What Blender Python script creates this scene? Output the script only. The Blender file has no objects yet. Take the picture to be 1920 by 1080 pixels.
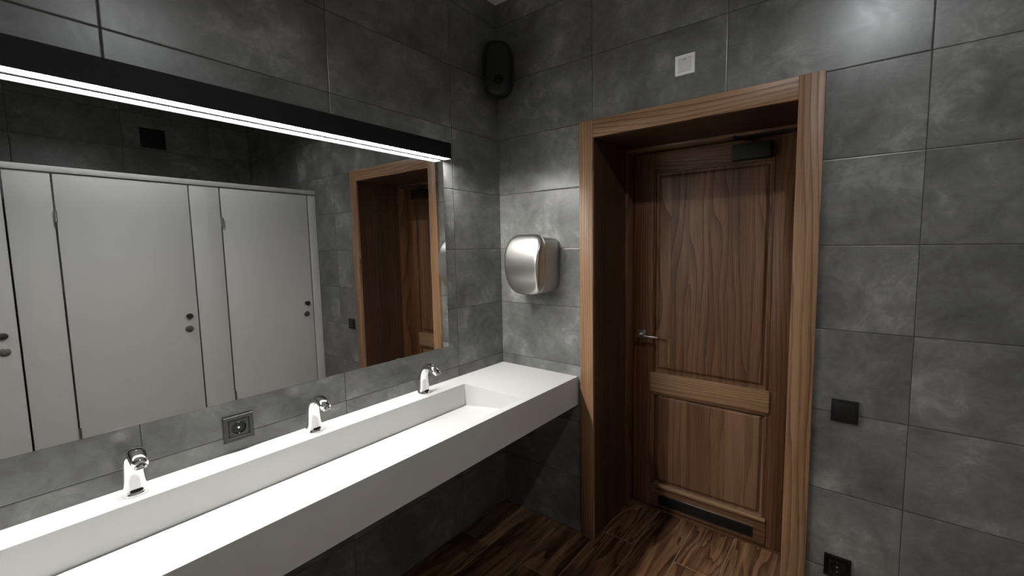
import bpy, bmesh, math, random
from mathutils import Vector, Matrix
from math import pi, sin, cos
random.seed(4)
scene = bpy.context.scene
col = scene.collection

# ------------------------------------------------------------------ camera
cam_d = bpy.data.cameras.new('camera')
cam = bpy.data.objects.new('camera', cam_d); col.objects.link(cam)
R_ = Vector((0.81049744, 0.58561287, -0.01230699))
U_ = Vector((-0.04175232, 0.07871784, 0.99602221))
F_ = Vector((-0.5842522, 0.80675961, -0.0882513))
m = Matrix.Identity(4)
for i in range(3):
    m[i][0] = R_[i]; m[i][1] = U_[i]; m[i][2] = -F_[i]
m[0][3], m[1][3], m[2][3] = 1.64448, -1.81000, 1.50920
cam.matrix_world = m
cam_d.sensor_width = 36.0
cam_d.lens = 795.327 * 36 / 1920
cam_d.shift_x = -68.31 / 1920
cam_d.shift_y = -6.864 / 1920
cam_d.clip_start = 0.02
scene.camera = cam

# ------------------------------------------------------------------ world, exposure
w = bpy.data.worlds.new('world'); scene.world = w
w.use_nodes = True
w.node_tree.nodes['Background'].inputs[0].default_value = (0.0, 0.0, 0.0, 1)
w.node_tree.nodes['Background'].inputs[1].default_value = 0.0
scene.view_settings.view_transform = 'Standard'
scene.view_settings.look = 'None'
scene.view_settings.gamma = 1
scene.view_settings.use_curve_mapping = False
scene.view_settings.exposure = 0.0
LED_STRENGTH = 136.0
LAMP_STRENGTH = 12.0
# x, y, half angle, blend, power of the ceiling downlight
DOWNLIGHTS = [(1.69, -1.22, 78, .35, 40, 'round recessed ceiling downlight between the washbasin and the stalls')]

# ------------------------------------------------------------------ material helpers
def new_mat(name):
    mt = bpy.data.materials.new(name); mt.use_nodes = True
    nt = mt.node_tree
    return mt, nt, nt.nodes['Principled BSDF']
class G:
    """tiny node graph helper"""
    def __init__(s, nt): s.nt = nt
    def n(s, t, **kw):
        nd = s.nt.nodes.new(t)
        for k, v in kw.items(): setattr(nd, k, v)
        return nd
    def link(s, a, b): s.nt.links.new(a, b)
    def put(s, sock, v):
        if hasattr(v, 'is_output'): s.link(v, sock)
        else: sock.default_value = v
    def math(s, op, a, b=0.0, c=0.0, clamp=False):
        nd = s.n('ShaderNodeMath', operation=op); nd.use_clamp = clamp
        s.put(nd.inputs[0], a); s.put(nd.inputs[1], b); s.put(nd.inputs[2], c)
        return nd.outputs[0]
    def comb(s, x, y, z):
        nd = s.n('ShaderNodeCombineXYZ')
        for i, v in enumerate((x, y, z)): s.put(nd.inputs[i], v)
        return nd.outputs[0]
    def noise(s, vec, scale, detail=4, rough=.5, dist=0.0):
        nd = s.n('ShaderNodeTexNoise')
        s.link(vec, nd.inputs['Vector'])
        nd.inputs['Scale'].default_value = scale; nd.inputs['Detail'].default_value = detail
        nd.inputs['Roughness'].default_value = rough; nd.inputs['Distortion'].default_value = dist
        return nd.outputs['Fac']
    def ramp(s, fac, stops):
        nd = s.n('ShaderNodeValToRGB'); s.link(fac, nd.inputs[0])
        el = nd.color_ramp.elements
        while len(el) < len(stops): el.new(.5)
        for e, (p, c) in zip(el, stops):
            e.position = p; e.color = (c, c, c, 1) if isinstance(c, (int, float)) else (*c, 1)
        return nd.outputs[0]
    def mix(s, fac, a, b, mode='MIX'):
        nd = s.n('ShaderNodeMix', data_type='RGBA', blend_type=mode)
        s.put(nd.inputs['Factor'], fac)
        for k, v in (('A', a), ('B', b)):
            so = [i for i in nd.inputs if i.name == k and i.type == 'RGBA'][0]
            if isinstance(v, tuple): v = (*v, 1)
            s.put(so, v)
        return [o for o in nd.outputs if o.type == 'RGBA'][0]
    def xyz(s):
        tc = s.n('ShaderNodeTexCoord'); sp = s.n('ShaderNodeSeparateXYZ')
        s.link(tc.outputs['Object'], sp.inputs[0])
        return tc.outputs['Object'], sp.outputs[0], sp.outputs[1], sp.outputs[2]
    def white(s, v):
        nd = s.n('ShaderNodeTexWhiteNoise', noise_dimensions='3D'); s.link(v, nd.inputs['Vector'])
        return nd.outputs['Value'], nd.outputs['Color']

def plain(name, colr, rough=.5, metal=0.0, var=.06, scale=18, bump=0.0, coat=0.0, spec=.5):
    mt, nt, b = new_mat(name); g = G(nt)
    o, x, y, z = g.xyz()
    f = g.noise(o, scale, 4)
    lo = tuple(c * (1 - var) for c in colr); hi = tuple(min(1, c * (1 + var)) for c in colr)
    g.link(g.mix(f, lo, hi), b.inputs['Base Color'])
    b.inputs['Roughness'].default_value = rough; b.inputs['Metallic'].default_value = metal
    b.inputs['Coat Weight'].default_value = coat
    b.inputs['Specular IOR Level'].default_value = spec
    if bump:
        bn = g.n('ShaderNodeBump'); bn.inputs['Strength'].default_value = bump; bn.inputs['Distance'].default_value = .001
        g.link(g.noise(o, scale * 12, 3), bn.inputs['Height']); g.link(bn.outputs[0], b.inputs['Normal'])
    return mt

def tile_mat(name, axis, off, TW=.6034, TH=.3001):
    """grey stone-look porcelain tiles 60 x 30 cm, stacked joints"""
    mt, nt, b = new_mat(name); g = G(nt)
    o, x, y, z = g.xyz()
    h = {'x': x, 'y': y}[axis]
    u = g.math('DIVIDE', g.math('SUBTRACT', h, off), TW); v = g.math('DIVIDE', z, TH)
    iu, iv = g.math('FLOOR', u), g.math('FLOOR', v)
    fu, fv = g.math('FRACT', u), g.math('FRACT', v)
    du = g.math('MULTIPLY', g.math('SUBTRACT', .5, g.math('ABSOLUTE', g.math('SUBTRACT', fu, .5))), TW)
    dv = g.math('MULTIPLY', g.math('SUBTRACT', .5, g.math('ABSOLUTE', g.math('SUBTRACT', fv, .5))), TH)
    d = g.math('MINIMUM', du, dv)
    grout = g.math('LESS_THAN', d, .0011)
    _, wc = g.white(g.comb(iu, iv, 3.3))
    # every tile shows its own piece of the print
    vm = g.n('ShaderNodeVectorMath', operation='SCALE'); g.link(wc, vm.inputs[0]); vm.inputs[3].default_value = 7.0
    va = g.n('ShaderNodeVectorMath', operation='ADD'); g.link(o, va.inputs[0]); g.link(vm.outputs[0], va.inputs[1])
    p = va.outputs[0]
    n1 = g.noise(p, 3.2, 6, .62, .4)
    n2 = g.noise(p, 11, 7, .68, .9)
    n3 = g.noise(p, 55, 4, .6)
    s = g.math('ADD', g.math('MULTIPLY', n1, .70), g.math('ADD', g.math('MULTIPLY', n2, .46), g.math('MULTIPLY', n3, .08)))
    c = g.ramp(s, [(.44, (.072, .073, .069)), (.58, (.118, .119, .112)), (.68, (.166, .168, .159)), (.82, (.31, .314, .30))])
    wv, _ = g.white(g.comb(iu, iv, 9.1))
    k = g.math('MULTIPLY_ADD', wv, .20, .90)
    c = g.mix(1.0, c, g.comb(k, k, k), 'MULTIPLY')
    c = g.mix(grout, c, (.032, .032, .031))
    g.link(c, b.inputs['Base Color'])
    rr = g.math('MULTIPLY_ADD', n2, .20, .23)
    rr = g.math('MAXIMUM', rr, g.math('MULTIPLY', grout, .9))
    g.link(rr, b.inputs['Roughness'])
    b.inputs['Specular IOR Level'].default_value = .55
    edge = g.math('SMOOTH_MIN', g.math('DIVIDE', d, .0035), 1.0, .3)
    bn = g.n('ShaderNodeBump'); bn.inputs['Strength'].default_value = .8; bn.inputs['Distance'].default_value = .0014
    g.link(edge, bn.inputs['Height'])
    b2 = g.n('ShaderNodeBump'); b2.inputs['Strength'].default_value = .12; b2.inputs['Distance'].default_value = .001
    g.link(n2, b2.inputs['Height']); g.link(bn.outputs[0], b2.inputs['Normal'])
    g.link(b2.outputs[0], b.inputs['Normal'])
    return mt

def wood_mat(name, grain='z', across='x', dark=(.060, .027, .011), mid=(.150, .075, .035), light=(.31, .175, .09),
             seed=0.0, plank=0.0, rings=16.0, straight=45.0, along=.30, wob=.55, bs=13, bw=.62, rw=.27, pw=.62, rough=.42, plank_var=.3):
    mt, nt, b = new_mat(name); g = G(nt)
    o, x, y, z = g.xyz(); ax = {'x': x, 'y': y, 'z': z}
    al = ax[grain]; ac = ax[across]; th = ax[[a for a in 'xyz' if a not in (grain, across)][0]]
    pid = g.math('FLOOR', g.math('DIVIDE', ac, plank)) if plank else 0.0
    pv, _ = g.white(g.comb(pid, seed, 1.7))
    sh = g.math('MULTIPLY', pv, 9.0)
    th2 = g.math('ADD', th, g.math('ADD', sh, seed))
    # growth ring field: stretched along the grain
    v1 = g.comb(g.math('MULTIPLY', ac, 2.6), g.math('ADD', g.math('MULTIPLY', al, along), sh), th2)
    warp = g.noise(v1, 1.6, 2, .45)
    v2 = g.comb(g.math('MULTIPLY', ac, 34), g.math('MULTIPLY', al, 2.2), th2)
    w2 = g.noise(v2, 1.0, 3, .6)
    ph = g.math('ADD', g.math('MULTIPLY', warp, rings), g.math('MULTIPLY', w2, wob))
    ph = g.math('ADD', ph, g.math('MULTIPLY', ac, straight))
    fr = g.math('FRACT', ph)
    ring = g.math('POWER', fr, 3.2)
    v3 = g.comb(g.math('MULTIPLY', ac, 330), g.math('MULTIPLY', al, 4.0), g.math('ADD', g.math('MULTIPLY', th, 330), sh))
    fib = g.noise(v3, 1.0, 4, .65)
    v5 = g.comb(g.math('MULTIPLY', ac, 700), g.math('MULTIPLY', al, 14.0), g.math('ADD', g.math('MULTIPLY', th, 700), sh))
    pore = g.math('MULTIPLY', g.math('SUBTRACT', g.noise(v5, 1.0, 2, .5), .56), 4.0, clamp=True)
    v4 = g.comb(g.math('MULTIPLY', ac, bs), g.math('MULTIPLY', al, .6), th2)
    broad = g.noise(v4, 1.0, 3, .5)
    s = g.math('ADD', g.math('MULTIPLY', broad, .62), g.math('SUBTRACT', g.math('MULTIPLY', fib, .62), g.math('MULTIPLY', ring, rw)))
    s = g.math('SUBTRACT', g.math('ADD', s, -.06), g.math('MULTIPLY', pore, .12))
    if plank: s = g.math('ADD', s, g.math('MULTIPLY', g.math('SUBTRACT', pv, .5), plank_var))
    c = g.ramp(s, [(.20, dark), (.46, mid), (.72, light)])
    g.link(c, b.inputs['Base Color'])
    g.link(g.math('MULTIPLY_ADD', ring, .14, rough), b.inputs['Roughness'])
    b.inputs['Specular IOR Level'].default_value = .4
    bn = g.n('ShaderNodeBump'); bn.inputs['Strength'].default_value = .35; bn.inputs['Distance'].default_value = .0008
    g.link(s, bn.inputs['Height']); g.link(bn.outputs[0], b.inputs['Normal'])
    return mt

def floor_mat():
    """wood-look planks 0.2 x 0.85 m running towards the door"""
    mt, nt, b = new_mat('plank_floor'); g = G(nt)
    o, x, y, z = g.xyz(); PW, PL = .2, .85
    u = g.math('DIVIDE', g.math('ADD', x, .002), PW); iu = g.math('FLOOR', u); fu = g.math('FRACT', u)
    odd = g.math('FLOORED_MODULO', iu, 2.0)
    v = g.math('ADD', g.math('DIVIDE', g.math('ADD', y, .35), PL), g.math('MULTIPLY', odd, .5))
    iv = g.math('FLOOR', v); fv = g.math('FRACT', v)
    du = g.math('MULTIPLY', g.math('SUBTRACT', .5, g.math('ABSOLUTE', g.math('SUBTRACT', fu, .5))), PW)
    dv = g.math('MULTIPLY', g.math('SUBTRACT', .5, g.math('ABSOLUTE', g.math('SUBTRACT', fv, .5))), PL)
    d = g.math('MINIMUM', du, dv); grout = g.math('LESS_THAN', d, .0011)
    wv, wc = g.white(g.comb(iu, iv, 5.0)); sh = g.math('MULTIPLY', wv, 13.0)
    v1 = g.comb(g.math('ADD', g.math('MULTIPLY', x, 4.6), sh), g.math('MULTIPLY', y, .62), sh)
    warp = g.noise(v1, 1.5, 3, .5, .3)
    v2 = g.comb(g.math('MULTIPLY', x, 26), g.math('MULTIPLY', y, 2.0), sh)
    w2 = g.noise(v2, 1.0, 4, .6)
    fr = g.math('FRACT', g.math('ADD', g.math('MULTIPLY', warp, 9.0), g.math('MULTIPLY', w2, .8)))
    ring = g.math('POWER', fr, 2.5)
    v3 = g.comb(g.math('MULTIPLY', x, 190), g.math('MULTIPLY', y, 6), sh)
    fib = g.noise(v3, 1.0, 4, .6)
    v4 = g.comb(g.math('MULTIPLY', x, 11), g.math('MULTIPLY', y, 1.5), sh)
    broad = g.noise(v4, 1.0, 4, .55, .5)
    s = g.math('ADD', g.math('MULTIPLY', broad, .85), g.math('SUBTRACT', g.math('MULTIPLY', fib, .28), g.math('MULTIPLY', ring, .22)))
    s = g.math('ADD', s, g.math('MULTIPLY', g.math('SUBTRACT', wv, .5), .14))
    c = g.ramp(s, [(.24, (.022, .009, .004)), (.42, (.085, .038, .017)), (.56, (.19, .098, .048)), (.72, (.33, .19, .10))])
    c = g.mix(grout, c, (.33, .25, .18))
    g.link(c, b.inputs['Base Color'])
    g.link(g.math('MULTIPLY_ADD', fib, .2, .27), b.inputs['Roughness'])
    bn = g.n('ShaderNodeBump'); bn.inputs['Strength'].default_value = .4; bn.inputs['Distance'].default_value = .001
    g.link(g.math('SMOOTH_MIN', g.math('DIVIDE', d, .003), 1.0, .3), bn.inputs['Height']); g.link(bn.outputs[0], b.inputs['Normal'])
    return mt

def emit_mat(name, colr, strength):
    mt, nt, b = new_mat(name)
    b.inputs['Base Color'].default_value = (.8, .8, .8, 1)
    b.inputs['Emission Color'].default_value = (*colr, 1)
    b.inputs['Emission Strength'].default_value = strength
    return mt

M = {}
M['tile_door'] = tile_mat('grey_tile_door_wall', 'x', .0003)
M['tile_mirror'] = tile_mat('grey_tile_mirror_wall', 'y', -.3398)
M['tile_far'] = tile_mat('grey_tile_stall_wall', 'y', -.93)
M['tile_back'] = tile_mat('grey_tile_back_wall', 'x', .0)
M['floor'] = floor_mat()
M['ceiling'] = plain('ceiling_paint', (.78, .78, .76), .9, var=.02)
M['solid'] = plain('white_solid_surface', (.57, .57, .557), .38, var=.012, scale=4)
M['gap'] = plain('dark_gap', (.02, .02, .02), .8)
M['laminate'] = plain('pale_grey_laminate', (.56, .56, .54), .42, var=.015, scale=3)
DOORC = dict(dark=(.045, .018, .008), mid=(.112, .052, .025), light=(.24, .13, .07))
DOORR = dict(dark=(.045, .016, .006), mid=(.110, .046, .019), light=(.22, .105, .048))
M['wood_v'] = wood_mat('brown_ash_vertical', 'z', 'x', seed=1.3, rings=10, **DOORR)
M['wood_v2'] = wood_mat('brown_ash_vertical_b', 'z', 'x', seed=7.9, rings=9, **DOORR)
M['wood_shade'] = wood_mat('shade_darkened_ash_lining', 'z', 'y', seed=3.1, rings=10, dark=(.018, .008, .004), mid=(.045, .020, .010), light=(.09, .042, .020))  # darker ash, deepened further to paint in the doorway recess shade
M['wood_h'] = wood_mat('brown_ash_horizontal', 'x', 'z', seed=5.7, rings=13, **DOORC)
M['wood_h_shade'] = wood_mat('shade_darkened_ash_soffit', 'x', 'y', seed=2.2, rings=10, dark=(.018, .008, .004), mid=(.045, .020, .010), light=(.09, .042, .020))  # shade under the door head put into the soffit wood colour too
CAS = dict(dark=(.095, .044, .018), mid=(.225, .122, .062), light=(.37, .22, .12))
M['casing_v'] = wood_mat('casing_ash_left', 'z', 'x', seed=21.3, rings=9, straight=60, **CAS)
M['casing_v2'] = wood_mat('casing_ash_right', 'z', 'x', seed=27.9, rings=8, straight=38, **CAS)
M['casing_h'] = wood_mat('casing_ash_head', 'x', 'z', seed=25.7, rings=10, straight=50, **CAS)
M['wood_panel'] = wood_mat('brown_ash_panel', 'z', 'x', seed=11.3, rings=11, straight=15.0, along=.42, wob=.28, bs=9, rw=.24, plank=.0975, plank_var=.20, **DOORC)
M['wood_panel2'] = wood_mat('brown_ash_panel_b', 'z', 'x', seed=4.6, rings=6, straight=10.0, wob=.2, bs=7, rw=.12, plank=.0975, plank_var=.26, **DOORC)
M['chrome'] = plain('chrome', (.86, .86, .87), .06, 1.0, var=.01)
M['satin'] = plain('satin_steel', (.60, .59, .57), .28, 1.0, var=.03)
M['black_metal'] = plain('black_metal', (.007, .007, .0075), .5, 0.0, spec=.35)
M['housing'] = plain('matt_black_housing', (.004, .004, .0045), .6, spec=.2)
M['black_plastic'] = plain('black_plastic', (.005, .005, .005), .5, spec=.3)
M['black_gloss'] = plain('black_gloss_plastic', (.005, .005, .005), .35, spec=.15)
M['anthracite'] = plain('anthracite_plastic', (.034, .034, .033), .42, spec=.4)
M['anthracite_dark'] = plain('anthracite_recess', (.006, .006, .006), .35, spec=.3)
M['white_plastic'] = plain('white_plastic', (.90, .90, .885), .4)
M['white_plastic2'] = plain('white_plastic_insert', (.68, .68, .665), .45)
M['dark_knob'] = plain('dark_steel_knob', (.10, .095, .09), .3, 1.0)
M['lock'] = plain('steel_lock_rosette', (.42, .40, .36), .25, 1.0)
M['led'] = emit_mat('led_diffuser', (1.0, .985, .955), LED_STRENGTH)
M['lamp'] = emit_mat('lamp_diffuser', (.93, .96, 1.0), LAMP_STRENGTH)
# brushed stainless steel
mt, nt, b = new_mat('brushed_steel'); g = G(nt); o, x, y, z = g.xyz()
br = g.noise(g.comb(g.math('MULTIPLY', x, 6), g.math('MULTIPLY', y, 6), g.math('MULTIPLY', z, 500)), 1.0, 3)
g.link(g.mix(br, (.50, .485, .46), (.60, .585, .56)), b.inputs['Base Color'])
g.link(g.math('MULTIPLY_ADD', br, .10, .27), b.inputs['Roughness']); b.inputs['Metallic'].default_value = 1.0
M['brushed'] = mt
# mirror glass
mt, nt, b = new_mat('mirror_silver'); g = G(nt); o, x, y, z = g.xyz()
g.link(g.mix(g.noise(o, 2, 2), (.86, .87, .86), (.88, .89, .88)), b.inputs['Base Color'])
b.inputs['Metallic'].default_value = 1.0; b.inputs['Roughness'].default_value = 0.0
M['mirror'] = mt

# ------------------------------------------------------------------ mesh helpers
def box(bm, x0, x1, y0, y1, z0, z1, bev=0.0, seg=2, smooth=False):
    vs = [bm.verts.new((x, y, z)) for x in (x0, x1) for y in (y0, y1) for z in (z0, z1)]
    q = [(0, 1, 3, 2), (4, 6, 7, 5), (0, 4, 5, 1), (2, 3, 7, 6), (0, 2, 6, 4), (1, 5, 7, 3)]
    fs = [bm.faces.new([vs[i] for i in f]) for f in q]
    if bev:
        es = list({e for f in fs for e in f.edges})
        r = bmesh.ops.bevel(bm, geom=es, offset=bev, segments=seg, affect='EDGES', profile=.5)
    return fs
def cyl(bm, c, d, r0, r1=None, n=28, cap=True):
    """cylinder from c along vector d"""
    r1 = r0 if r1 is None else r1
    c = Vector(c); d = Vector(d); a = d.normalized()
    p = a.orthogonal().normalized(); q = a.cross(p)
    A = [bm.verts.new(c + (p * cos(t) + q * sin(t)) * r0) for t in [2 * pi * i / n for i in range(n)]]
    B = [bm.verts.new(c + d + (p * cos(t) + q * sin(t)) * r1) for t in [2 * pi * i / n for i in range(n)]]
    for i in range(n): bm.faces.new((A[i], A[(i + 1) % n], B[(i + 1) % n], B[i]))
    if cap: bm.faces.new(A[::-1]); bm.faces.new(B)
def turned(bm, c, a, prof, n=32):
    """surface of revolution: prof = [(distance along a, radius)]"""
    c = Vector(c); a = Vector(a).normalized(); p = a.orthogonal().normalized(); q = a.cross(p)
    rings = [[bm.verts.new(c + a * h + (p * cos(t) + q * sin(t)) * max(r, 1e-5)) for t in [2 * pi * i / n for i in range(n)]] for h, r in prof]
    loft_faces(bm, rings)
def loft_faces(bm, rings, caps=True):
    n = len(rings[0])
    for A, B in zip(rings, rings[1:]):
        for i in range(n): bm.faces.new((A[i], A[(i + 1) % n], B[(i + 1) % n], B[i]))
    if caps: bm.faces.new(rings[0][::-1]); bm.faces.new(rings[-1])
def super_pts(n, a, b, e):
    out = []
    for i in range(n):
        t = 2 * pi * i / n
        c, s = cos(t), sin(t)
        out.append((a * math.copysign(abs(c) ** (2 / e), c), b * math.copysign(abs(s) ** (2 / e), s)))
    return out
def wpos(o):
    v = Vector((0, 0, 0))
    while o is not None: v += o.location; o = o.parent
    return v
def obj(name, bm, mat, parent=None, origin=None, smooth=False):
    """link one mesh object; geometry is given in room coordinates"""
    bmesh.ops.recalc_face_normals(bm, faces=bm.faces[:])
    base = wpos(parent) if parent else Vector((0, 0, 0))
    org = Vector(origin) if origin is not None else base
    bmesh.ops.translate(bm, verts=bm.verts[:], vec=-org)
    me = bpy.data.meshes.new(name); bm.to_mesh(me); bm.free()
    me.materials.append(mat)
    if smooth:
        for p in me.polygons: p.use_smooth = True
        if smooth != 'all': me.set_sharp_from_angle(angle=math.radians(38))
    o = bpy.data.objects.new(name, me); col.objects.link(o)
    o.parent = parent; o.location = org - base
    return o
def B(name, mat, parent, *a, bev=0.0, **k):
    bm = bmesh.new(); box(bm, *a, bev=bev)
    return obj(name, bm, mat, parent, smooth=bool(bev), **k)
def thing(name, loc, label=None, cat=None, group=None, kind=None):
    o = bpy.data.objects.new(name, None); col.objects.link(o); o.location = loc
    o.empty_display_size = .05
    return tag(o, label, cat, group, kind)
def tag(o, label=None, cat=None, group=None, kind=None):
    if label: o['label'] = label
    if cat: o['category'] = cat
    if group: o['group'] = group
    if kind: o['kind'] = kind
    return o
def copy_tree(o, parent=None):
    c = o.copy(); col.objects.link(c); c.parent = parent
    for ch in [k for k in bpy.data.objects if k.parent == o and k != c]: copy_tree(ch, c)
    return c

# ------------------------------------------------------------------ room shell
RX, RY, CH = 3.45, -3.6, 2.8177       # right wall, back wall, ceiling height
OPL, OPR, OPT = .600, 1.468, 2.036    # rough opening of the doorway
def s_(name, label, cat, mat, *boxes):
    bm = bmesh.new()
    for b_ in boxes: box(bm, *b_)
    return tag(obj(name, bm, mat), label, cat, kind='structure')
s_('floor', 'dark brown wood-look plank floor with pale joints', 'floor', M['floor'], (0, RX, RY, .55, -.1, 0))
s_('ceiling', 'pale ceiling seen only in the top corner', 'ceiling', M['ceiling'], (-.1, RX + .1, RY - .1, .5, CH, CH + .1))
s_('wall_left', 'dark grey tiled wall behind the mirror and the washbasin', 'wall', M['tile_mirror'], (-.1, 0, RY - .1, .5, -.1, CH))
s_('wall_far', 'dark grey tiled wall around the wooden door', 'wall', M['tile_door'],
   (0, OPL, 0, .5, 0, CH), (OPR, RX, 0, .5, 0, CH), (OPL, OPR, 0, .5, OPT, CH))
s_('wall_right', 'dark grey tiled wall behind the toilet stalls', 'wall', M['tile_far'], (RX, RX + .1, RY - .1, .5, -.1, CH))
s_('wall_back', 'dark grey tiled wall behind the camera', 'wall', M['tile_back'], (0, RX, RY - .1, RY, 0, CH))

# ------------------------------------------------------------------ door surround (trim)
tr = thing('trim_1', (1.034, 0, 0), 'brown wooden casing and deep lining around the doorway', 'door frame', kind='structure')
CL0, CL1, CR0, CR1, CT0, CT1 = .5375, .612, 1.4556, 1.537, 2.022, 2.1045
B('side_casing', M['casing_v'], tr, CL0, CL1, -.016, 0, 0, CT1 - .001, bev=.002)
B('side_casing', M['casing_v2'], tr, CR0, CR1, -.016, 0, 0, CT1, bev=.002)
B('head_casing', M['casing_h'], tr, CL1, CR0, -.015, 0, CT0, CT1 - .002, bev=.002)
B('jamb_lining', M['wood_shade'], tr, OPL, CL1, 0, .345, 0, OPT - .012)
B('jamb_lining', M['wood_shade'], tr, CR0 + .0004, OPR, 0, .345, 0, OPT - .012)
B('head_lining', M['wood_h_shade'], tr, OPL, OPR, 0, .345, CT0 + .001, OPT)
B('door_jamb', M['wood_v'], tr, OPL, .624, .345, .48, 0, OPT - .026, bev=.002)
B('door_jamb', M['wood_v'], tr, 1.444, OPR, .345, .48, 0, OPT - .026, bev=.002)
B('head_jamb', M['wood_h'], tr, OPL, OPR, .345, .48, OPT - .026, OPT, bev=.002)
B('threshold', M['wood_h'], tr, .624, 1.444, .414, .48, 0, .006, bev=.001)

# ------------------------------------------------------------------ door leaf
DX0, DX1, DZ0, DZ1, DF, DB = .630, 1.440, .010, 2.006, .420, .462
dr = thing('door_1', (1.035, .44, 0), 'brown wooden two-panel door set deep in the tiled wall', 'door', kind='structure')
PX0, PX1 = .745, 1.328
B('stile', M['wood_v2'], dr, DX0, PX0, DF, DB, DZ0, DZ1, bev=.002)
B('stile', M['wood_v'], dr, PX1, DX1, DF, DB, DZ0, DZ1, bev=.002)
B('top_rail', M['wood_h'], dr, PX0, PX1, DF + .0005, DB, 1.905, DZ1, bev=.002)
def raised_rail(name, z0, z1, x0, x1):
    bm = bmesh.new(); box(bm, PX0, PX1, DF + .001, DB, z0 + .004, z1 - .004)
    box(bm, x0, x1, DF - .010, DF + .006, z0, z1, bev=.006, seg=3)
    return obj(name, bm, M['casing_h'], dr, smooth=True)
raised_rail('middle_rail', .690, .803, .731, 1.338)
bm = bmesh.new(); box(bm, PX0, PX1, DF + .001, DB, DZ0, .146); box(bm, .790, 1.339, DF - .006, DF + .004, .018, .146, bev=.004)
obj('bottom_rail', bm, M['wood_h'], dr, smooth=True)
def door_panel(name, z0, z1, mat, x0=PX0, x1=PX1):
    """flat field with a sunk border"""
    bm = bmesh.new()
    loops = [(0, DF + .004), (.010, DF + .016), (.022, DF + .016), (.034, DF + .006), (.04, DF + .005)]
    rings = []
    for ins, yy in loops:
        rings.append([bm.verts.new(v) for v in ((x0 + ins, yy, z0 + ins), (x1 - ins, yy, z0 + ins), (x1 - ins, yy, z1 - ins), (x0 + ins, yy, z1 - ins))])
    back = [bm.verts.new((x, DB - .004, z)) for x, z in ((x0, z0), (x1, z0), (x1, z1), (x0, z1))]
    loft_faces(bm, [back] + rings)
    return obj(name, bm, mat, dr)
door_panel('upper_panel', .799, 1.905, M['wood_panel'])
door_panel('lower_panel', .146, .694, M['wood_panel2'])
# moulding strips round the panels
for z0, z1 in ((.803, 1.905), (.152, .690)):
    bm = bmesh.new()
    box(bm, PX0 - .002, PX0 + .011, DF - .003, DF + .012, z0, z1, bev=.003)
    box(bm, PX1 - .011, PX1 + .002, DF - .003, DF + .012, z0, z1, bev=.003)
    obj('side_moulding', bm, M['wood_v'], dr, smooth=True)
bm = bmesh.new(); box(bm, PX0, PX1, DF - .003, DF + .012, 1.894, 1.907, bev=.003)
obj('top_moulding', bm, M['wood_h'], dr, smooth=True)
bm = bmesh.new(); box(bm, .785, 1.340, DF - .017, DF + .010, .136, .159, bev=.009, seg=3)
obj('bottom_moulding', bm, M['casing_h'], dr, smooth=True)
bm = bmesh.new(); box(bm, PX0, PX1 - .004, DF - .004, DF + .012, .676, .690, bev=.003)
obj('middle_moulding', bm, M['wood_h'], dr, smooth=True)
# ventilation grille
gr = B('vent_grille', M['black_metal'], dr, .790, 1.283, DF - .0085, DF - .005, .040, .100, bev=.001)
bm = bmesh.new()
for k in range(48):
    xx = .800 + k * .0099
    for r in range(3): box(bm, xx, xx + .0055, DF - .0105, DF - .0084, .048 + r * .0155, .0585 + r * .0155)
obj('grille_louvers', bm, M['anthracite_dark'], gr)
bm = bmesh.new(); box(bm, .788, 1.285, DF - .011, DF - .006, .0985, .1015)
obj('grille_rim', bm, M['satin'], gr)
# lever handle
hd = B('door_handle', M['satin'], dr, .656, .706, DF - .009, DF, .987, 1.037, bev=.0015)
bm = bmesh.new(); cyl(bm, (.681, DF - .008, 1.012), (0, -.045, 0), .009)
obj('handle_neck', bm, M['satin'], hd, smooth=True)
B('lever', M['satin'], hd, .672, .800, DF - .062, DF - .044, 1.006, 1.016, bev=.002)
bm = bmesh.new(); box(bm, .672, .690, DF - .006, DF, .925, .955, bev=.001)
bm.free()
# door closer
dc = B('door_closer', M['black_metal'], dr, 1.146, 1.318, DF - .052, DF - .0005, 1.905, 1.978, bev=.007)
bm = bmesh.new(); cyl(bm, (1.232, DF - .026, 1.975), (0, 0, .022), .011)
obj('closer_spindle', bm, M['black_metal'], dc, smooth=True)
def bar(bm, p0, p1, wd, ht):
    p0, p1 = Vector(p0), Vector(p1); d = (p1 - p0).normalized(); s = d.cross(Vector((0, 0, 1))).normalized() * wd / 2; u = s.normalized().cross(d) * ht / 2
    a = [bm.verts.new(p0 + q) for q in (s + u, s - u, -s - u, -s + u)]; c = [bm.verts.new(p1 + q) for q in (s + u, s - u, -s - u, -s + u)]
    loft_faces(bm, [a, c])
bm = bmesh.new(); bar(bm, (1.235, DF - .026, 1.994), (1.165, DF - .075, 1.999), .020, .006)
bar(bm, (1.160, DF - .075, 2.006), (1.440, DF - .050, 2.008), .016, .006)
cyl(bm, (1.165, DF - .075, 1.990), (0, 0, .022), .009)
obj('closer_arm', bm, M['black_metal'], dc)

# ------------------------------------------------------------------ washbasin counter
CZ, CZB, CD = .8443, .6959, .5139
CY0, CY1 = -2.85, -.0005
BX0, BX1, BY1, BY0 = .1139, .4806, -.4091, -2.44
vb = thing('washbasin_counter', (.257, -1.42, CZB), 'long white wall-hung washbasin counter with one shared trough', 'washbasin')
bm = bmesh.new()
t = .014
def slab(*a): box(bm, *a)
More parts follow.
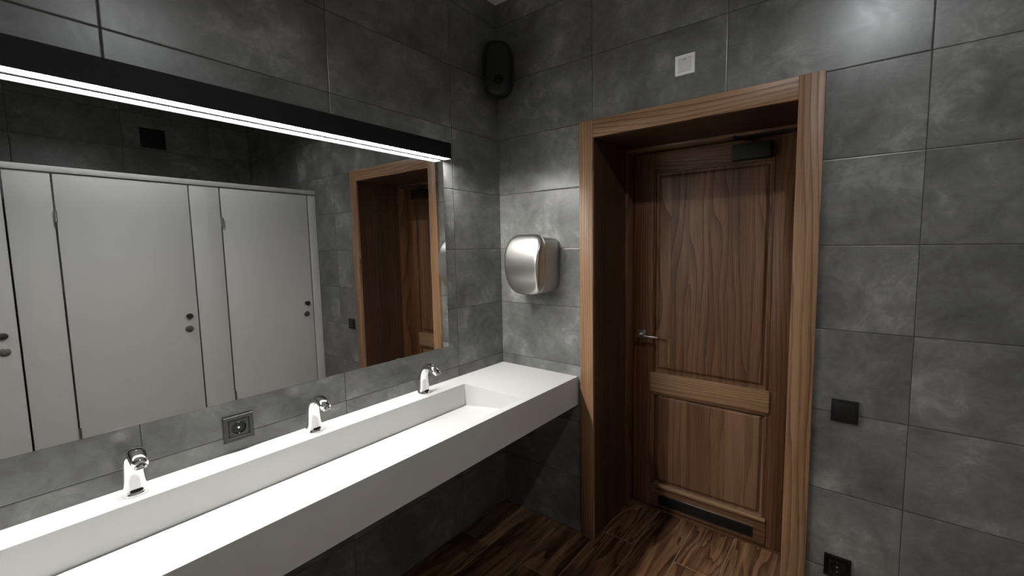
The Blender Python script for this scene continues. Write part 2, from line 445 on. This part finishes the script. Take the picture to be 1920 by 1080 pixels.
# solid shell: rear deck, front lip, end decks, front apron, underside
V = {}
def grid_top():
    xs = [0.0008, BX0, BX1, CD]; ys = [CY0, BY0, BY1, CY1]
    top = [[bm.verts.new((x, y, CZ)) for y in ys] for x in xs]
    bot = [[bm.verts.new((x, y, CZB)) for y in ys] for x in xs]
    for i in range(3):
        for j in range(3):
            if not (i == 1 and j == 1):
                bm.faces.new((top[i][j], top[i + 1][j], top[i + 1][j + 1], top[i][j + 1]))
            bm.faces.new((bot[i][j], bot[i][j + 1], bot[i + 1][j + 1], bot[i + 1][j]))
    for i in range(3):
        bm.faces.new((top[i][0], bot[i][0], bot[i + 1][0], top[i + 1][0]))
        bm.faces.new((top[i][3], top[i + 1][3], bot[i + 1][3], bot[i][3]))
        bm.faces.new((top[0][i], top[0][i + 1], bot[0][i + 1], bot[0][i]))
        bm.faces.new((top[3][i], bot[3][i], bot[3][i + 1], top[3][i + 1]))
    # trough walls down to a hidden channel
    zf = .718
    low = [bm.verts.new((x, y, zf)) for x, y in ((BX0, BY0), (BX1, BY0), (BX1, BY1), (BX0, BY1))]
    hi = [top[1][1], top[2][1], top[2][2], top[1][2]]
    for k in range(4): bm.faces.new((hi[k], low[k], low[(k + 1) % 4], hi[(k + 1) % 4]))
    bm.faces.new(low)
grid_top()
es = [e for e in bm.edges if abs(e.verts[0].co.z - CZ) < 1e-6 and abs(e.verts[1].co.z - CZ) < 1e-6 and e.calc_face_angle(0) > .5]
bmesh.ops.bevel(bm, geom=es, offset=.0022, segments=2, affect='EDGES', profile=.5)
obj('counter_body', bm, M['solid'], vb, smooth=True)
# sloped basin floor with the drain slot left along the back
bm = bmesh.new()
xa, xb, za, zb = BX0 + .0055, BX1, .7368, .789
pts = [(xa, za), (xb, zb), (xb, zb - .012), (xa, za - .012)]
A = [bm.verts.new((x, BY0, z)) for x, z in pts]; C_ = [bm.verts.new((x, BY1, z)) for x, z in pts]
loft_faces(bm, [A, C_])
obj('basin_floor', bm, M['solid'], vb)
bm = bmesh.new(); box(bm, BX0 + .0002, BX0 + .012, BY0 + .001, BY1 - .001, .7182, .7200)
obj('drain_channel', bm, M['gap'], vb)

# ------------------------------------------------------------------ faucets
def make_faucet(yc):
    r = thing('sensor_faucet', (.058, yc, CZ))
    bm = bmesh.new()
    P = [((.058, 0), (1, 0), .0272, .0262, 2.4), ((.058, .003), (1, 0), .0275, .0265, 2.4), ((.0575, .007), (1, 0), .0262, .0255, 2.5)]
    path = [(.0565, .020, .0252, .0250), (.0560, .045, .0232, .0222), (.0570, .070, .0216, .0195), (.0605, .092, .0206, .0172),
            (.0680, .109, .0202, .0160), (.0800, .1225, .0200, .0150), (.0960, .1300, .0198, .0142), (.1140, .1315, .0196, .0138),
            (.1315, .1275, .0190, .0134), (.1465, .1195, .0180, .0130), (.1570, .1095, .0160, .0126)]
    for i, (px, pz, a, b_) in enumerate(path):
        q0 = path[max(0, i - 1)]; q1 = path[min(len(path) - 1, i + 1)]
        tx, tz = q1[0] - q0[0], q1[1] - q0[1]
        if i == 0: tx, tz = 0, 1
        L = math.hypot(tx, tz); tx, tz = tx / L, tz / L
        P.append(((px, pz), (tz, -tx), a, b_, 2.35))
    rings = []
    for (cx, cz), (nx, nz), a, b_, e in P:
        rings.append([bm.verts.new((cx + v * nx, yc + u, CZ + cz + v * nz)) for u, v in super_pts(40, a, b_, e)])
    loft_faces(bm, rings)
    obj('faucet_body', bm, M['chrome'], r, smooth='all')
    d = Vector((.55, 0, -.835)).normalized(); c = Vector((.1555, yc, CZ + .1115))
    bm = bmesh.new(); turned(bm, c - d * .004, d, [(0, .0100), (.001, .0124), (.012, .0124), (.0135, .0115), (.0135, .0090), (.0110, .0088), (.0110, .0)])
    obj('aerator', bm, M['chrome'], r, smooth=True)
    bm = bmesh.new(); turned(bm, c + d * .0072, d, [(0, .0086), (.0008, .0086), (.0010, .0)])
    obj('aerator_screen', bm, M['black_plastic'], r)
    # sensor window: a dark capsule let into the foot
    bm = bmesh.new()
    rings = []
    for k, off in ((1, -.003), (1, .0008), (.93, .0013), (.7, .0014), (.45, .0014), (.2, .0014), (.03, .0014)):
        rg = []
        for u, v in super_pts(32, .0135 * k, .0046 * k, 3.2):
            z_ = .0165 + v
            hw = .0262 - (z_ - .007) * .077
            xx = .0568 + (.0255 - (z_ - .007) * .04) * (1 - min(.999, abs(u) / hw) ** 2.4) ** (1 / 2.4)
            rg.append(bm.verts.new((xx + off, yc + u, CZ + z_)))
        rings.append(rg)
    loft_faces(bm, rings)
    obj('sensor_window', bm, M['black_gloss'], r)
    return r
f0 = make_faucet(-1.578)
f0['label'] = 'chrome sensor faucet on the white counter, nearest the camera and left of the wall socket'
f1 = copy_tree(f0); f1.location.y = -1.098
f1['label'] = 'middle chrome sensor faucet, between the wall socket and the mirror corner'
f2 = copy_tree(f0); f2.location.y = -.608
f2['label'] = 'chrome sensor faucet farthest from the camera, by the closed end of the trough'
for f in (f0, f1, f2): f['category'] = 'faucet'; f['group'] = 'faucets along the washbasin'

# ------------------------------------------------------------------ mirror and lamp above it
MY0, MY1, MZ0, MZ1 = -2.55, -.4068, 1.0178, 1.9295
mi = thing('wall_mirror', (0, (MY0 + MY1) / 2, MZ0), 'large frameless mirror over the washbasin reflecting grey stall doors', 'mirror')
B('mirror_backing', M['anthracite_dark'], mi, .0006, .0030, MY0 + .002, MY1 - .002, MZ0 + .002, MZ1)
B('mirror_glass', M['mirror'], mi, .0031, .0060, MY0, MY1, MZ0, MZ1)
lt = thing('mirror_light', (.034, (MY0 + MY1) / 2, MZ1), 'long black bar lamp with a bright strip along the mirror top', 'lamp')
LX, LZ0, LZ1 = .067, 1.9305, 2.0035
bm = bmesh.new()
yA, yB = MY0, -.4055
box(bm, .0008, LX, yA, yB, LZ0 + .012, LZ1)
box(bm, .0008, .0170, yA, yB, LZ0, LZ0 + .012); box(bm, LX - .0018, LX, yA, yB, LZ0, LZ0 + .012)
obj('housing', bm, M['housing'], lt)
for yy in (yA, yB - .0025): B('end_cap', M['black_metal'], lt, .0170, LX - .0018, yy, yy + .0025, LZ0, LZ0 + .012)
B('diffuser', M['led'], lt, .0172, LX - .0020, yA + .003, yB - .003, LZ0 + .0035, LZ0 + .0115)

# ------------------------------------------------------------------ hand dryer
hx, hzc = .270, 1.418
dy = thing('hand_dryer', (hx, 0, hzc), 'brushed steel hand dryer on the tiled wall left of the door', 'hand dryer')
def dryer_ring(bm, yd, hw, zt, zb, r_e, taper, bow=0.0, s_=1.0, n=72):
    """rounded outline; bow curves the face about a horizontal axis only"""
    out = []
    zc = (zt + zb) / 2; hh = (zt - zb) / 2
    for u, v in super_pts(n, 1, 1, r_e):
        vv = v * s_
        ww = hw * s_ * (1 - taper * (1 - vv) / 2)
        out.append(bm.verts.new((hx + u * ww, -(yd + bow * (1 - vv * vv) - bow * .35 * max(0, vv) ** 2), zc + vv * hh)))
    return out
bm = bmesh.new()
loft_faces(bm, [dryer_ring(bm, .0006, .140, 1.562, 1.270, 5.5, .06), dryer_ring(bm, .034, .140, 1.565, 1.270, 5.5, .07),
                dryer_ring(bm, .100, .124, 1.568, 1.270, 5, .10)])
obj('dryer_body', bm, M['brushed'], dy, smooth=True)
bm = bmesh.new()
rings = [dryer_ring(bm, .078, .1235, 1.5700, 1.2665, 4.6, .12), dryer_ring(bm, .092, .1225, 1.5740, 1.2640, 4.4, .13, .010),
         dryer_ring(bm, .106, .1190, 1.5740, 1.2640, 4.2, .14, .034), dryer_ring(bm, .112, .1150, 1.5715, 1.2670, 4.1, .145, .042),
         dryer_ring(bm, .1150, .1150, 1.5715, 1.2670, 4.0, .145, .0425, .955)]
for k in (.90, .8, .68, .55, .42, .3, .18, .07): rings.append(dryer_ring(bm, .1158, .1150, 1.5715, 1.2670, 3.9, .145, .043, k))
loft_faces(bm, rings)
obj('front_cover', bm, M['brushed'], dy, smooth='all')
bm = bmesh.new(); turned(bm, (hx, -.075, 1.276), (0, 0, -1), [(0, .030), (.012, .028), (.014, .024), (.008, .022), (.008, 0)])
obj('air_nozzle', bm, M['black_plastic'], dy, smooth=True)

# ------------------------------------------------------------------ speaker in the corner
sp = thing('wall_speaker', (.0, -.0, 2.30), 'small black oval loudspeaker mounted high in the dark corner', 'speaker')
ang = math.radians(-45); ca, sa = cos(ang), sin(ang)
sc = Vector((.105, -.105, 2.415)); fw = Vector((ca, sa, 0)); rt = Vector((-sa, ca, 0))
def sring(bm, d, a, b_, e=2.8, n=44, tilt=0.0):
    return [bm.verts.new(sc + fw * (d + tilt * v) + rt * u + Vector((0, 0, v))) for u, v in super_pts(n, a, b_, e)]
bm = bmesh.new()
loft_faces(bm, [sring(bm, -.070, .035, .085), sring(bm, -.055, .056, .112), sring(bm, -.01, .078, .136), sring(bm, .035, .080, .138), sring(bm, .045, .076, .134)])
obj('speaker_cabinet', bm, M['black_plastic'], sp, smooth=True)
bm = bmesh.new()
loft_faces(bm, [sring(bm, .040, .073, .131), sring(bm, .052, .068, .126), sring(bm, .060, .050, .108), sring(bm, .063, .02, .05)])
obj('speaker_grille', bm, M['black_metal'], sp, smooth='all')
bm = bmesh.new(); turned(bm, sc + fw * .058 + Vector((0, 0, -.062)) - rt * .002, fw, [(0, .026), (.006, .025), (.008, .020), (.005, .014), (.011, .006), (.012, 0)])
obj('tweeter_ring', bm, M['black_gloss'], sp, smooth=True)
bm = bmesh.new(); bar(bm, (.001, -.001, 2.415), tuple(sc - fw * .065), .03, .05)
obj('bracket', bm, M['black_metal'], sp)

# ------------------------------------------------------------------ wall plates
def plate(name, axis, c, size, matf, depth=.009, bevel=.0015):
    """flat square frame on a wall. axis 'y' = door wall (faces -y), 'x' = mirror wall (faces +x)"""
    r = thing(name, c)
    return r
def P3(axis, c, a, d, h):
    """a along the wall (image right), d out of the wall, h up"""
    return (c[0] + a, -d, c[2] + h) if axis == 'y' else (d, c[1] + a, c[2] + h)
def pbox(bm, axis, c, a0, a1, d0, d1, h0, h1, bev=0.0):
    p, q = P3(axis, c, a0, d0, h0), P3(axis, c, a1, d1, h1)
    box(bm, min(p[0], q[0]), max(p[0], q[0]), min(p[1], q[1]), max(p[1], q[1]), min(p[2], q[2]), max(p[2], q[2]), bev=bev)
def frame_bm(axis, c, ho, hi, d, dip):
    """square ring: outer half size ho, inner half size hi, height d, inner edge drops to dip"""
    bm = bmesh.new()
    spec = [(ho, .0006), (ho, d * .6), (ho - .002, d), (hi + .003, d * .92), (hi, dip), (hi, .0006)]
    rings = []
    for hs, dd in spec:
        rings.append([bm.verts.new(P3(axis, c, a * hs, dd, h * hs)) for a, h in ((-1, -1), (1, -1), (1, 1), (-1, 1))])
    loft_faces(bm, rings, caps=False)
    n = 4
    for i in range(n): bm.faces.new((rings[-1][i], rings[-1][(i + 1) % n], rings[0][(i + 1) % n], rings[0][i]))
    return bm
def socket(name, axis, c, ho, m_frame, m_ins, m_well, label):
    r = thing(name, c, label, 'wall socket')
    obj('frame', frame_bm(axis, c, ho, .0275, .010, .004), m_frame, r)
    # insert plate with round well
    bm = bmesh.new(); N = 40; R0, R1, WD = .0205, .0195, -.006
    sq = []
    for i in range(N):
        t_ = 2 * pi * i / N; k = .0272 / max(abs(cos(t_)), abs(sin(t_)))
        sq.append((cos(t_) * k, sin(t_) * k))
    r0 = [bm.verts.new(P3(axis, c, a, .0008, h)) for a, h in sq]
    r1 = [bm.verts.new(P3(axis, c, a, .0062, h)) for a, h in sq]
    r2 = [bm.verts.new(P3(axis, c, R0 * cos(2 * pi * i / N), .0066, R0 * sin(2 * pi * i / N))) for i in range(N)]
    r3 = [bm.verts.new(P3(axis, c, R1 * cos(2 * pi * i / N), .0014, R1 * sin(2 * pi * i / N))) for i in range(N)]
    loft_faces(bm, [r0, r1, r2, r3])
    obj('insert', bm, m_ins, r, smooth=True)
    bm = bmesh.new()
    r2 = [bm.verts.new(P3(axis, c, .0197 * cos(2 * pi * i / N), .0060, .0197 * sin(2 * pi * i / N))) for i in range(N)]
    r3 = [bm.verts.new(P3(axis, c, .0190 * cos(2 * pi * i / N), .0017, .0190 * sin(2 * pi * i / N))) for i in range(N)]
    loft_faces(bm, [r2, r3], caps=False); bm.faces.new(r3)
    w_ = obj('socket_well', bm, m_well, r, smooth=True)
    bm = bmesh.new(); s0 = P3(axis, c, 0, .0018, 0); s1 = P3(axis, c, 0, .0045, 0)
    cyl(bm, s0, Vector(s1) - Vector(s0), .0032, n=16); obj('screw', bm, M['chrome'], w_, smooth=True)
    for sg in (-1, 1):
        bm = bmesh.new(); pbox(bm, axis, c, -.0022, .0022, .0018, .0055, sg * .0185 - .0012, sg * .0185 + .0012)
        obj('earth_clip', bm, M['satin'], w_)
    for sg in (-1, 1):
        bm = bmesh.new(); s0 = P3(axis, c, sg * .0095, .0017, 0); s1 = P3(axis, c, sg * .0095, .0020, 0)
        cyl(bm, s0, Vector(s1) - Vector(s0), .0026, n=16); obj('pin_hole', bm, M['black_plastic'], w_)
    return r
socket('wall_socket', 'x', (0, -1.312, .9235), .0425, M['anthracite'], M['anthracite'], M['anthracite_dark'],
       'grey framed round power socket between mirror and washbasin')
socket('wall_socket', 'y', (1.637, 0, .3165), .0415, M['black_gloss'], M['black_plastic'], M['black_plastic'],
       'black power socket low on the wall right of the door')
sw = thing('blank_plate', (1.6355, 0, .911), 'plain black square plate at waist height right of the door', 'switch')
B('cover', M['black_plastic'], sw, 1.5955, 1.6755, -.010, -.0005, .871, .951, bev=.0015)
B('face', M['black_metal'], sw, 1.6045, 1.6665, -.0115, -.0098, .880, .942, bev=.0007)
cw = (1.0425, 0, 2.2478)
wp = thing('sensor_plate', cw, 'white square wall plate with pale insert above the door', 'wall plate')
obj('frame', frame_bm('y', cw, .0405, .0262, .009, .004), M['white_plastic'], wp)
bm = bmesh.new(); pbox(bm, 'y', cw, -.0258, .0258, .001, .0062, -.0258, .0258, bev=.001)
obj('insert', bm, M['white_plastic2'], wp, smooth=True)
bm = bmesh.new(); pbox(bm, 'y', cw, -.004, .004, .0055, .0072, .020, .0225)
obj('indicator', bm, M['anthracite'], wp)
# vent on the wall over the stalls (seen in the mirror)
vn = thing('exhaust_vent', (RX, -.735, 2.50), 'dark square exhaust grille high on the wall above the stalls', 'vent')
B('vent_frame', M['black_plastic'], vn, RX - .012, RX - .0005, -.815, -.650, 2.420, 2.585, bev=.002)
bm = bmesh.new()
for k in range(8): box(bm, RX - .018, RX - .0115, -.800, -.665, 2.434 + k * .0185, 2.442 + k * .0185)
obj('vent_slats', bm, M['black_metal'], vn)

# ------------------------------------------------------------------ toilet stall front (seen in the mirror)
SX, ST = 2.120, .028
st = thing('toilet_partition', (SX, -1.7, 0), 'pale grey laminate stall front with doors, opposite the washbasin', 'partition')
ZB, ZT, ZR = .13, 1.966, 2.004
doors = [(-.673, -.0708), (-1.4688, -.8555), (-2.262, -1.6535), (-3.055, -2.447)]
panels = [(-.064, -.0012), (-.849, -.680), (-1.647, -1.4755), (-2.440, -2.269), (-3.58, -3.062)]
for a, b_ in panels:
    B('pilaster', M['laminate'], st, SX, SX + ST, a, b_, ZB, ZT - .001, bev=.0012)
    if b_ - a > .1:
        for q in (a + .03, b_ - .03):
            bm = bmesh.new(); turned(bm, (SX + .014, q, 0), (0, 0, 1), [(0, .022), (.008, .022), (.012, .010), (ZB, .010)], n=20)
            obj('foot', bm, M['satin'], st, smooth=True)
B('header_rail', M['laminate'], st, SX - .006, SX + ST + .006, -3.58, -.0012, ZT + .004, ZR, bev=.002)
for k, (a, b_) in enumerate(doors):
    d = B('stall_door', M['laminate'], st, SX - .0005, SX + ST - .002, a + .0020, b_ - .0020, ZB + .01, ZT - .004, bev=.0015)
    ky = b_ - .056
    bm = bmesh.new(); turned(bm, (SX, ky, 1.061), (-1, 0, 0), [(0, .013), (.003, .013), (.005, .009), (.016, .009), (.020, .0175), (.036, .0190), (.040, .0175), (.041, 0)])
    obj('knob', bm, M['dark_knob'], d, smooth=True)
    bm = bmesh.new(); turned(bm, (SX, ky, .969), (-1, 0, 0), [(0, .0235), (.005, .0235), (.008, .021), (.0085, .010), (.013, .009), (.013, 0)])
    lk = obj('lock_rosette', bm, M['lock'], d, smooth=True)
    B('lock_slot', M['black_plastic'], lk, SX - .0145, SX - .0125, ky - .005, ky + .005, .9680, .9705)
    for zz in (1.72, .42):
        bm = bmesh.new(); cyl(bm, (SX - .007, a - .001, zz - .034), (0, 0, .068), .007, n=18)
        obj('hinge', bm, M['satin'], d, smooth=True)
# side walls between the cubicles
for yy in (-.76, -1.56, -2.35):
    B('divider', M['laminate'], st, SX + ST + .001, RX - .001, yy - .012, yy + .012, ZB, ZT)

# ------------------------------------------------------------------ recessed ceiling downlights
for lx, ly, half, blend, power, lab in DOWNLIGHTS:
    cl = tag(thing('ceiling_downlight', (lx, ly, CH)), lab, 'lamp')
    bm = bmesh.new(); turned(bm, (lx, ly, CH), (0, 0, -1), [(0, .052), (.004, .052), (.006, .048), (.006, .041), (.001, .038), (.001, 0)], n=40)
    obj('lamp_ring', bm, M['white_plastic'], cl, smooth=True)
    bm = bmesh.new(); turned(bm, (lx, ly, CH - .0015), (0, 0, -1), [(0, .030), (.0015, .030), (.002, 0)], n=32)
    obj('lamp_lens', bm, M['lamp'], cl, smooth=True)
    ld = bpy.data.lights.new('downlight_beam', 'SPOT'); ld.energy = power; ld.color = (.95, .97, 1.0)
    ld.spot_size = math.radians(2 * half); ld.spot_blend = blend; ld.shadow_soft_size = .03
    lo = bpy.data.objects.new('downlight_beam', ld); col.objects.link(lo); lo.parent = cl; lo.location = (0, 0, -.012)
